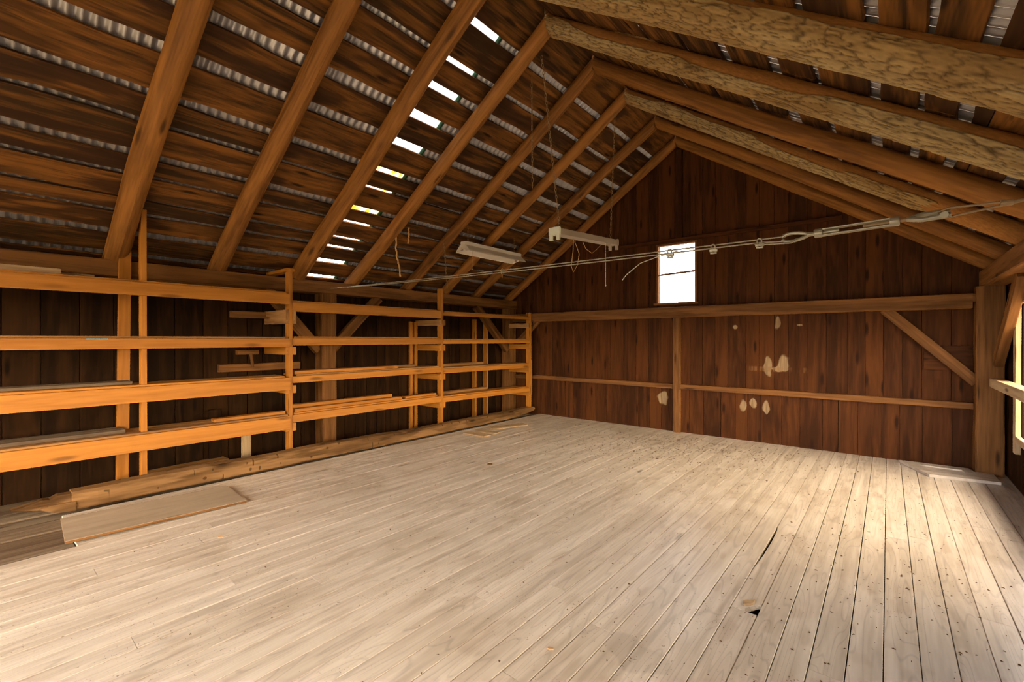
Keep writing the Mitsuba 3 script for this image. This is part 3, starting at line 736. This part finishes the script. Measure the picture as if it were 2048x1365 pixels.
def lerp_tb(x):
    return np.array([x, YC, 1.921 + (x + .455) * .035])


def ringpts(c, ax, az, n=28, p=0.0):
    t = np.linspace(0, 2 * np.pi, n, endpoint=False)
    return np.stack([c[0] + ax * np.cos(t), np.full(n, c[1]), c[2] + az * np.sin(t) * (1 - .35 * np.cos(t)) + .035 * ax * np.cos(t)], 1)


add(f'{tb}__eye', join([tube(ringpts(lerp_tb(-.40), .062, .021), .0095, 10, True), tube([lerp_tb(-.345), lerp_tb(-.295), lerp_tb(-.20)], [.012, .010, .010], 12)]), 'steel', True)
for s in (-1, 1):
    add(nm(f'{tb}__side_bar'), plank(lerp_tb(-.30) + [0, 0, s * .016], lerp_tb(.035) + [0, 0, s * .016], [0, 1, 0], .030, .010, .003), 'steel')
for x in (-.29, .024):
    add(nm(f'{tb}__end_collar'), tube([lerp_tb(x - .02), lerp_tb(x - .016), lerp_tb(x + .016), lerp_tb(x + .02)], [.020, .024, .024, .020], 14), 'steel', True)
add(f'{tb}__threaded_rod', tube([lerp_tb(-.10), lerp_tb(.10)], .009, 12), 'rusty_steel', True)
jaw = []
for s in (-1, 1):
    jaw.append(tube([lerp_tb(.075), lerp_tb(.095) + [0, s * .012, s * .008], lerp_tb(.125) + [0, s * .022, s * .016], lerp_tb(.20) + [0, s * .022, s * .014], lerp_tb(.225) + [0, s * .022, s * .012]], [.012, .012, .012, .013, .012], 10))
add(f'{tb}__jaw', join(jaw), 'steel', True)
pc = lerp_tb(.20)
add(f'{tb}__pin', tube([pc + [0, -.05, -.014], pc + [0, -.045, -.014], pc + [0, .045, .014]], [.016, .012, .012], 10), 'steel', True)
rl = thing('cable_loop', 'dark steel cable looped through the turnbuckle jaw and running out to the right', 'cable')
B1 = np.array([.735, YC, 1.985])
t_ = np.linspace(0, 1, 9)[:, None]
up_ = lerp_tb(.20) + [0, 0, .020]
lo_ = lerp_tb(.20) - [0, 0, .018]
join_ = lerp_tb(.405) + [0, 0, .006]
loop = [join_ + [0, 0, .006], lerp_tb(.30) + [0, 0, .019], up_ + [.02, 0, .004], lerp_tb(.185) + [0, 0, .012], lerp_tb(.178), lerp_tb(.185) - [0, 0, .012], lo_ + [.02, 0, 0], lerp_tb(.30) - [0, 0, .010], join_ - [0, 0, .006]]
add(f'{rl}__loop', tube(loop, .0055), 'rusty_steel', True)
add(f'{rl}__ferrule', tube([join_ - [.02, 0, 0], join_ + [.02, 0, 0]], [.014, .014], 10), 'rusty_steel', True)
add(f'{rl}__strand', tube(sagline(join_ + [.02, 0, 0], B1, 8, 0), .008), 'rusty_steel', True)


# ------------------------------------------------------------------ strip lights
def chain_links(p, q, pitch=.034, r=.0026):
    p, q = np.asarray(p, float), np.asarray(q, float)
    L = np.linalg.norm(q - p)
    n = max(2, int(L / pitch))
    d, s, nn = frame(p, q, [1, .2, 0])
    out = []
    th = np.linspace(0, 2 * np.pi, 12, endpoint=False)
    for k in range(n):
        c = p + d * (k + .5) * L / n
        e = s if k % 2 else nn
        out.append(tube(c + np.outer(np.cos(th) * .62 * L / n, d) + np.outer(np.sin(th) * .009, e), r, 5, True))
    return join(out)


def channel(profile, y0, y1, x, z0, z1, sx=1.0):
    """An outline (x, z) run along y from z0 to z1."""
    prof = np.asarray(profile, float)
    prof = np.vstack([prof, prof[:1]])
    P = np.stack([np.stack([x + prof[:, 0], np.full(len(prof), yy), zz + prof[:, 1]], 1) for yy, zz in ((y0, z0), (y1, z1))])
    uo, vo = uvoff()
    UV = np.stack(np.broadcast_arrays(np.array([y0, y1])[:, None] + uo, np.arange(len(prof))[None] * .05 + vo), -1)
    return skin(P, UV)


l1 = thing('shop_light', 'white shop light with a folded reflector hanging under the left roof slope', 'light fixture')
x, y0, y1, z = -4.43, 4.29, 5.51, 2.60
add(f'{l1}__channel', channel([(-.05, .0), (.05, .0), (.05, .05), (-.05, .05)], y0 + .01, y1 - .01, x, z + .03, z + .03), 'white_metal')
add(f'{l1}__reflector', channel([(-.055, .03), (.055, .03), (.13, -.045), (.135, -.06), (.132, -.06), (.125, -.046), (.053, .027), (-.053, .027), (-.125, -.046), (-.132, -.06), (-.135, -.06), (-.13, -.045)], y0, y1, x, z, z), 'white_metal')
for yy in (y0 + .03, y1 - .03):
    for s in (-1, 1):
        add(nm(f'{l1}__lamp_socket'), plank((x + s * .045, yy - .012, z - .005), (x + s * .045, yy + .012, z - .005), [1, 0, 0], .026, .07, .003), 'dull_metal')
for yy in (y0 + .10, y1 - .12):
    add(nm(f'{l1}__chain'), chain_links((x, yy, z + .08), (x - .0, yy, roof_z(x) - .005)), 'rusty_steel', True)
add(f'{l1}__pull_cord', tube([(x + .06, y0 + .12, z - .03), (x + .06, y0 + .12, z - .25), (x + .06, y0 + .125, z - .30)], [.002, .002, .006], 6), 'rope_fibre', True)
l2 = thing('strip_light', 'narrow bare strip light with pale end sockets hanging in front of the gable wall', 'light fixture')
x, y0, y1, za, zb = -2.52, 3.70, 4.92, 2.41, 2.50
add(f'{l2}__channel', channel([(-.058, -.028), (-.058, .03), (.058, .03), (.058, -.028), (.048, -.028), (.03, .0), (-.03, .0), (-.048, -.028)], y0, y1, x, za, zb), 'dull_metal')
for yy, zz in ((y0 - .008, za), (y1 + .008, zb)):
    e = nm(f'{l2}__end_cap')
    add(e, plank((x, yy - .012, zz + .004), (x, yy + .012, zz + .004), [1, 0, 0], .13, .075, .004), 'socket_plastic' if yy < 4 else 'dull_metal')
    for s in (-1, 1):
        add(nm(f'{e}__lamp_socket'), plank((x + s * .042, yy - .01, zz - .055), (x + s * .042, yy + .01, zz - .055), [1, 0, 0], .036, .06, .004), 'socket_plastic' if yy < 4 else 'dull_metal')
add(nm(f'{l2}__chain'), chain_links((x, 4.85, zb + .03), (x + .02, 4.93, 4.06)), 'rusty_steel', True)
add(nm(f'{l2}__chain'), chain_links((x, 3.78, za + .03), (x - .02, 3.50, 4.05)), 'rusty_steel', True)
add(f'{l2}__wire', tube([(x, 4.22, 2.40), (x + .01, 4.27, 2.33), (x + .01, 4.40, 2.30), (x, 4.52, 2.36), (x, 4.62, 2.43)], .0035, 6), 'rope_fibre', True)
hang = thing('hanging_wire', 'looped tan wire dangling over the cable below the strip light', 'wire')
add(hang, tube([(-2.56, 4.10, 2.42), (-2.57, 4.11, 2.30), (-2.60, 4.12, 2.13), (-2.585, 4.14, 2.07), (-2.56, 4.18, 2.15), (-2.55, 4.2, 2.27), (-2.56, 4.12, 2.40)], .004, 6), 'rope_fibre', True)
solo('hanging_wire', 'short hooked wire end hanging under the cable left of the window', 'wire', tube([(-2.53, 2.93, 1.945), (-2.54, 2.925, 1.96), (-2.55, 2.92, 1.94), (-2.535, 2.92, 1.90), (-2.535, 2.92, 1.87)], .003, 6), 'rope_fibre', True)
solo('pull_cord', 'thin white pull cord with a bead hanging from the far end of the strip light', 'cord', tube([(-2.50, 4.70, 2.46), (-2.50, 4.70, 1.99), (-2.50, 4.70, 1.975), (-2.50, 4.70, 1.96)], [.0018, .0018, .006, .002], 6), 'white_metal', True)


def rope(pts, r):
    p = np.asarray(pts, float)
    t = np.linspace(0, 1, len(p))
    tt = np.linspace(0, 1, 40)
    return tube(np.stack([np.interp(tt, t, p[:, k]) for k in range(3)], 1) + .004 * np.stack([np.sin(tt * 37), np.cos(tt * 31), 0 * tt], 1), r * (1 + .25 * np.sin(tt * 60)), 7)


solo('hanging_rope', 'long frayed rope hanging from the rafter right of the glowing roof strip', 'rope', rope([(-4.62, 3.36, 2.68), (-4.64, 3.36, 2.50), (-4.63, 3.37, 2.35), (-4.60, 3.38, 2.25), (-4.59, 3.39, 2.12)], .011), 'rope_fibre', True)
solo('hanging_rope', 'short rope end hanging beside the long one from the same rafter', 'rope', rope([(-4.52, 3.46, 2.72), (-4.53, 3.47, 2.62), (-4.54, 3.47, 2.53)], .010), 'rope_fibre', True)
solo('hanging_chain', 'thin chain hanging down from the ridge between the fourth and fifth rafters', 'chain', chain_links((-2.75, 3.62, 3.98), (-2.80, 3.70, 2.9), .05, .0022), 'rusty_steel', True)
solo('hanging_chain', 'thin chain hanging in front of the cable below the shop light', 'chain', chain_links((-4.62, 4.12, 2.70), (-4.58, 4.15, 2.05), .05, .0022), 'rusty_steel', True)

# ------------------------------------------------------------------ crumbs and chips on the floor
def flakes(n, centre, spread, lo, hi):
    out, V, F = 0, [], []
    while out < n:
        x, y = rng.normal(centre, spread)
        if not (-4.75 < x < .82 and .3 < y < 6.5) or (x < -4.05 and (y < 1.52 or 4.45 < y < 5.7)) or (x > .05 and y > 6.0):
            continue
        r = rng.uniform(lo, hi)
        m = rng.integers(4, 6)
        th = np.sort(rng.uniform(0, 2 * np.pi, m)) + rng.uniform(0, 6)
        st = rng.uniform(.4, 1.0)
        ro = rng.uniform(0, np.pi)
        q = np.stack([np.cos(th) * r, np.sin(th) * r * st], 1)
        q = q @ np.array([[np.cos(ro), np.sin(ro)], [-np.sin(ro), np.cos(ro)]])
        h = r * rng.uniform(.3, .7)
        b = len(V)
        V += [[x + a, y + c, .0006] for a, c in q] + [[x, y, h + .001]]
        F += [[b + k, b + (k + 1) % m, b + m] for k in range(m)]
        out += 1
    V, F = np.array(V), np.array(F)
    return V, F, V[:, :2]


cr = join([flakes(1000, (-2.30, 5.40), (.70, .50), .005, .012), flakes(450, (-1.75, 5.95), (.7, .25), .006, .013), flakes(500, (-2.0, 4.4), (.9, .8), .003, .008), flakes(420, (-.6, 2.6), (1.2, 1.3), .003, .007), flakes(260, (.15, 3.6), (.4, 1.2), .004, .009), flakes(300, (-3.3, 2.6), (.9, 1.3), .003, .007)])
add('floor_crumbs', cr, 'dead_leaf')
labels['floor_crumbs'] = {'label': 'scattered dark crumbs and dead flies across the floor boards', 'category': 'crumbs', 'kind': 'stuff'}
chip_spots = [(-.545, 2.545, .030, 1.0, 'split wood chip beside the broken corner of a floor board', 'weathered_wood'), (-1.13, 1.62, .012, .3, 'brown chip near the bottom edge of the floor in the middle', 'rope_fibre'), (-3.5, 1.1, .012, .7, 'tan chip on the floor left of the plywood sheet', 'rope_fibre'), (-3.3, 3.6, .022, .5, 'curled brown leaf on the floor in front of the hewn beam', 'dead_leaf')]
for x, y, r, a, lab, m_ in chip_spots:
    pts = [(x + r * k * math.cos(a + t), y + r * k * math.sin(a + t)) for t, k in ((0, 1.4), (1.0, .6), (2.4, .8), (3.3, 1.3), (4.4, .6), (5.4, .7))]
    solo('wood_chip', lab, 'wood chip', poly(sg.Polygon(pts), .012 if r > .02 else .005, place_xy(.0005)), m_)
